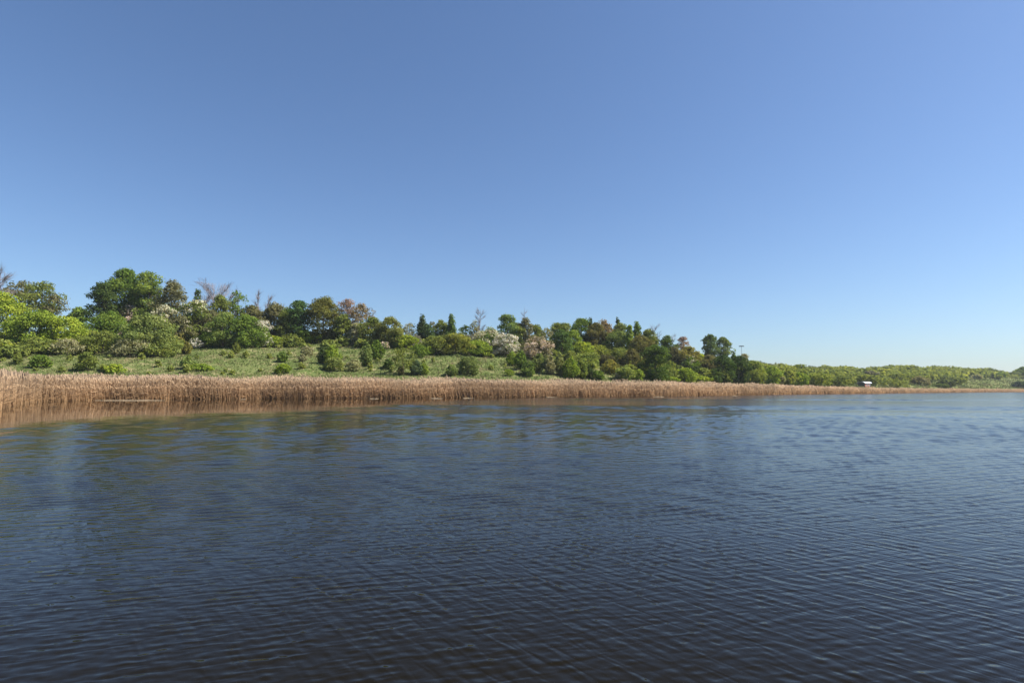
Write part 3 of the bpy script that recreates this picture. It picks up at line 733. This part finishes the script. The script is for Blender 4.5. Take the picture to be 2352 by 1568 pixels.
('bush', 2162, 878, 24, 890, (0.084, 0.119, 0.033), 'small dark bush at the left foot of the lone dark bush'),
('bush', 2000, 849, 26, 868, (0.275, 0.159, 0.146), 'small pink-brown bush high above the hut'),
('bush', 2163, 854, 24, 868, PALE, 'pale grey-green bush above the lone dark bush'),
('bush', 2245, 857, 20, 870, PALE, 'pale round bush on the upper edge of the right meadow'),
('bush', 2345, 873, 30, 889, (0.061, 0.093, 0.057), 'dark bush at the right frame edge above the reeds'),
('round', 2352, 840, 34, 868, MID, 'tree at the right frame edge on the skyline', dict(z0=.0)),
('round', 2330, 850, 24, 868, (0.137, 0.173, 0.065), 'smaller tree just left of the right-edge skyline tree', dict(z0=.0)),
('bush', 2298, 853, 24, 868, MID, 'round bush on skyline left of the two right-edge trees'),
]
for e in LIST:
    kind, px, yt, wp, yb, col, label = e[:7]; kw = e[7] if len(e) > 7 else {}
    grp = {'bare': 'leafless trees', 'conifer': 'conifers on the skyline', 'round': 'leafy trees of the far shore', 'open': 'leafy trees of the far shore',
           'young': 'young trees and shrubs on the slope', 'bush': 'bushes on the slope', 'scrub': 'bushes on the slope', 'blossom': 'flowering bushes'}[kind]
    plant(kind, px, yt, wp, yb, col, label, grp, **kw)

# ------------------------------------------------------------------ undergrowth and the far wood (uncountable masses)
def mass(name, label, spots, cat, k=1.7):
    """spots: (x, y, z, W, H, tint offset)"""
    rng = np.random.RandomState(77); VV = []; TT = []
    for (x, y, z, W, H, tv) in spots:
        dist = math.hypot(x, y)
        V, t, *_ = foliage_cloud('bush', W, H, 0, dist * k, rng, .75, .1)
        VV.append(V + np.array([x, y, z])); TT.append(np.clip(t * .6 + tv * .5, 0, 1))
    V = np.concatenate(VV); t = np.concatenate(TT)
    o = link(name, mesh_from(name, V, np.arange(len(V)).reshape(-1, 4), [LEAF], tint=t), color=(0.165, 0.205, 0.050))
    o['kind'] = 'stuff'; o['label'] = label; o['category'] = cat
    return o
rng = np.random.RandomState(21); spots = []
def scatter(x0, x1, y0f, y1f, n, wr, hr):
    for _ in range(n):
        px = rng.uniform(x0, x1); a, b = y0f(px), y1f(px); py = rng.uniform(a, b)
        X, Y, Z = ground_hit(px, py); W = rng.uniform(*wr); spots.append((X, Y, Z - .1, W, W * rng.uniform(*hr), rng.uniform(0, 1)))
L = lambda *p: (lambda x: float(np.interp(x, p[0::2], p[1::2])))
scatter(1230, 1480, L(1230, 812, 1480, 835), L(1230, 838, 1480, 872), 46, (1.6, 3.6), (.6, .9))
scatter(1480, 1720, L(1480, 838, 1720, 850), L(1480, 876, 1720, 879), 46, (2, 5), (.6, .9))
scatter(-40, 420, L(-40, 790, 420, 788), L(-40, 822, 420, 806), 42, (2, 4.5), (.5, .8))
scatter(420, 960, L(420, 776, 960, 782), L(420, 796, 960, 803), 60, (2, 4.5), (.5, .8))
scatter(960, 1230, L(960, 786, 1230, 800), L(960, 803, 1230, 818), 34, (1.5, 3.5), (.5, .8))
for _ in range(70):
    px = rng.uniform(-20, 1260); py = rng.uniform(808 + max(0, px - 300) * .012, 858 + px * .005)
    X, Y, Z = ground_hit(px, py); W = rng.uniform(.6, 1.2); spots.append((X, Y, Z - .05, W, W * rng.uniform(1.0, 1.9), rng.uniform(.3, 1)))
mass('undergrowth', 'mixed green undergrowth between the trees and shrubs', spots, 'undergrowth')
spots = []
scatter(1725, 2100, L(1725, 848, 2100, 858), L(1725, 880, 1900, 884, 2100, 876), 120, (4, 9), (.32, .55))
scatter(2100, 2180, L(2100, 855, 2180, 856), L(2100, 864, 2180, 864), 14, (4, 8), (.35, .5))
mass('scrubland', 'scrubby green growth covering the lower far slope at right', spots, 'scrub')
spots = []
sky_x = [1720, 1760, 1820, 1860, 1900, 1920, 1945, 1990, 2020, 2040, 2090, 2125, 2160, 2200, 2235, 2270, 2300, 2330, 2400, 2500]
sky_y = [822, 828, 835, 837, 835.5, 834, 836, 838, 837, 834, 831.5, 833, 834, 835.5, 837, 841, 850, 854, 856, 858]
for i in range(230):
    px = rng.uniform(1715, 2480); k = rng.uniform(0, 1)
    yc = float(np.interp((px - 1176) / FD, cu, cYc)); Y = yc * (1.02 - .30 * k)
    if px < 1760: Y = yc * 1.0
    X = (px - 1176) / FD * Y; Z = float(terrain(X, Y)); yt = float(np.interp(px, sky_x, sky_y)) + 1 + 17 * k + rng.uniform(0, 1.5)
    H = CAM_H + ray(px, yt)[2] * Y - Z
    if H < 2 or (px > 2190 and k > .55): continue
    spots.append((X, Y, Z - .2, max(7, H * rng.uniform(1.6, 2.8)), H, rng.uniform(0, 1)))
mass('far_wood', 'distant wood of rounded green canopies along the low hills at right', spots, 'wood')

# ------------------------------------------------------------------ hut behind the reeds at right
def hut():
    X, Y, Z = ground_hit(1986, 889.5); Y0 = Y
    k = Y / FD
    root = bpy.data.objects.new('hut', None); C.objects.link(root); root.location = (X, Y, Z); root.rotation_euler.z = math.radians(30)
    tag(root, 'small hut with pale curved roof, dark end and reddish wall behind the reeds', 'hut')
    Wd = 25 * k; D = 15 * k; top = CAM_H + ray(1986, 876.5)[2] * Y - Z; Hh = top * .74
    b = MB(); b.box((0, 0, Hh / 2), (Wd, D, Hh)); b.build('wall', BRICKRED, root)
    b = MB(); b.box((-Wd / 2 - .04, 0, Hh / 2), (.06, D + .02, Hh + .02)); b.build('end_wall', DARK, root)  # end panel coloured much darker than the long wall
    # barrel roof
    V = []; F = []; n = 8; L2 = Wd / 2 + .35
    for i in range(n + 1):
        t = math.pi * i / n; y = -math.cos(t) * (D / 2 + .25); z = Hh + math.sin(t) * (top - Hh) + .02
        V += [(-L2, y, z), (L2, y, z), (-L2, y * .97, z - .07), (L2, y * .97, z - .07)]
    for i in range(n):
        a = i * 4; F += [(a, a + 1, a + 5, a + 4), (a + 2, a + 6, a + 7, a + 3), (a, a + 4, a + 6, a + 2), (a + 1, a + 3, a + 7, a + 5)]
    m = MB(); m.add(V, F); m.build('roof', ROOFM, root)
    for x in (-Wd * .12, Wd * .24):
        f = MB(); f.box((x, -D / 2 - .03, Hh * .62), (Wd * .2, .05, Hh * .4)); fo = f.build('window', WHITE, root)
        g = MB(); g.box((x, -D / 2 - .065, Hh * .62), (Wd * .13, .02, Hh * .28)); g.build('pane', LAMPHEAD, fo)
    d = MB(); d.box((Wd * .42, -D / 2 - .03, Hh * .4), (Wd * .12, .05, Hh * .78)); dd = d.build('door', DARK, root)
hut()

# ------------------------------------------------------------------ mast on the skyline
def mast():
    Y = 262.; d = ray(1703, 795); X = d[0] * Y; Z = float(terrain(X, Y)); top = CAM_H + d[2] * Y - Z
    root = bpy.data.objects.new('floodlight_mast', None); C.objects.link(root); root.location = (X, Y, Z)
    tag(root, 'thin mast with a flat dark lamp head rising behind the blackish trees', 'mast')
    v, f = tube([(0, 0, -.3), (0, 0, top * .5), (0, 0, top)], [.16, .11, .07], 8); m = MB(); m.add(v, f); m.build('pole', STEEL, root)
    m = MB(); v, f = tube([(0, 0, top - .12), (0, 0, top + .02), (0, 0, top + .16)], [.55, .75, .4], 12); m.add(v, f); m.build('crown_ring', LAMPHEAD, root)
    for k in range(6):
        a = k * math.pi / 3; b = MB(); b.box((math.cos(a) * .85, math.sin(a) * .85, top), (.42, .5, .36), a); b.build('floodlight', LAMPHEAD, root)
mast()

# ------------------------------------------------------------------ bleached stems and sticks lying at the water's edge
def float_stems(x0, x1, py, label, n=6, mat=STRAWM, r=.02):
    rng = random.Random(int(x0)); d = [ray(x, py) for x in (x0, x1)]
    ps = [(q[0] * -CAM_H / q[2], -CAM_H / q[2]) for q in d]
    cx, cy = (ps[0][0] + ps[1][0]) / 2, (ps[0][1] + ps[1][1]) / 2
    L = math.hypot(ps[1][0] - ps[0][0], ps[1][1] - ps[0][1]); ang = math.atan2(ps[1][1] - ps[0][1], ps[1][0] - ps[0][0])
    m = MB()
    for k in range(n):
        l = L * rng.uniform(.35, .8); o = rng.uniform(-.5, .5) * (L - l); s = rng.uniform(-.14, .14); a = rng.uniform(-.03, .03); z = rng.uniform(.0, .05)
        p = [(o - l / 2, s - a * l / 2, z), (o, s + rng.uniform(-.04, .04), z + rng.uniform(0, .04)), (o + l / 2, s + a * l / 2, z)]
        m.add(*tube(p, [r, r * .9, r * .4], 5))
    o = m.build('floating_reed_stems' if mat == STRAWM else 'floating_stick', mat, None, (cx, cy, 0.01)); o.rotation_euler.z = ang
    tag(o, label, 'reed stems' if mat == STRAWM else 'stick', 'dead stems lying at the water edge')
float_stems(208, 392, 919.5, 'longest pale line of floating dead stems along the reed foot at left', 9)
float_stems(70, 96, 922, 'short pale dead stems by the reed corner at far left', 5, r=.025)
float_stems(115, 152, 936, 'thin dark stick floating off the reed corner at far left', 1, DRIFT, .02)
float_stems(551, 566, 916.8, 'tiny pale fleck of dead stems at the reed foot left of centre', 4)
float_stems(848, 872, 915.6, 'pale dead stems at the reed foot under the thin pale shrub', 5)
float_stems(990, 1018, 914.9, 'pale dead stems at the reed foot below the see-through young tree', 5)
float_stems(1062, 1096, 914.5, 'pale dead stems at the reed foot below the round bush', 5)
float_stems(1252, 1284, 913.0, 'bright pale dead stems at the reed foot below the broad young tree', 6, r=.04)
float_stems(1500, 1528, 911.6, 'bright pale dead stems at the reed foot below the large dark front tree', 6, r=.045)
float_stems(1683, 1696, 909.2, 'pale dead stems at the reed foot below the blackish trees', 4, r=.04)

# ------------------------------------------------------------------ thin spring haze
hb = MB(); hb.box((0, 700, 20), (4600, 1800, 64)); hm, nt, out = new_mat('haze')
pv = N(nt, 'ShaderNodeVolumePrincipled'); pv.inputs['Color'].default_value = (0.86, 0.92, 1.0, 1); pv.inputs['Density'].default_value = 0.00013; pv.inputs['Anisotropy'].default_value = 0.2
nt.links.new(pv.outputs[0], out.inputs['Volume'])
ho = hb.build('haze', hm); ho['kind'] = 'stuff'; ho['label'] = 'thin pale haze in the air over the lake and the hills'
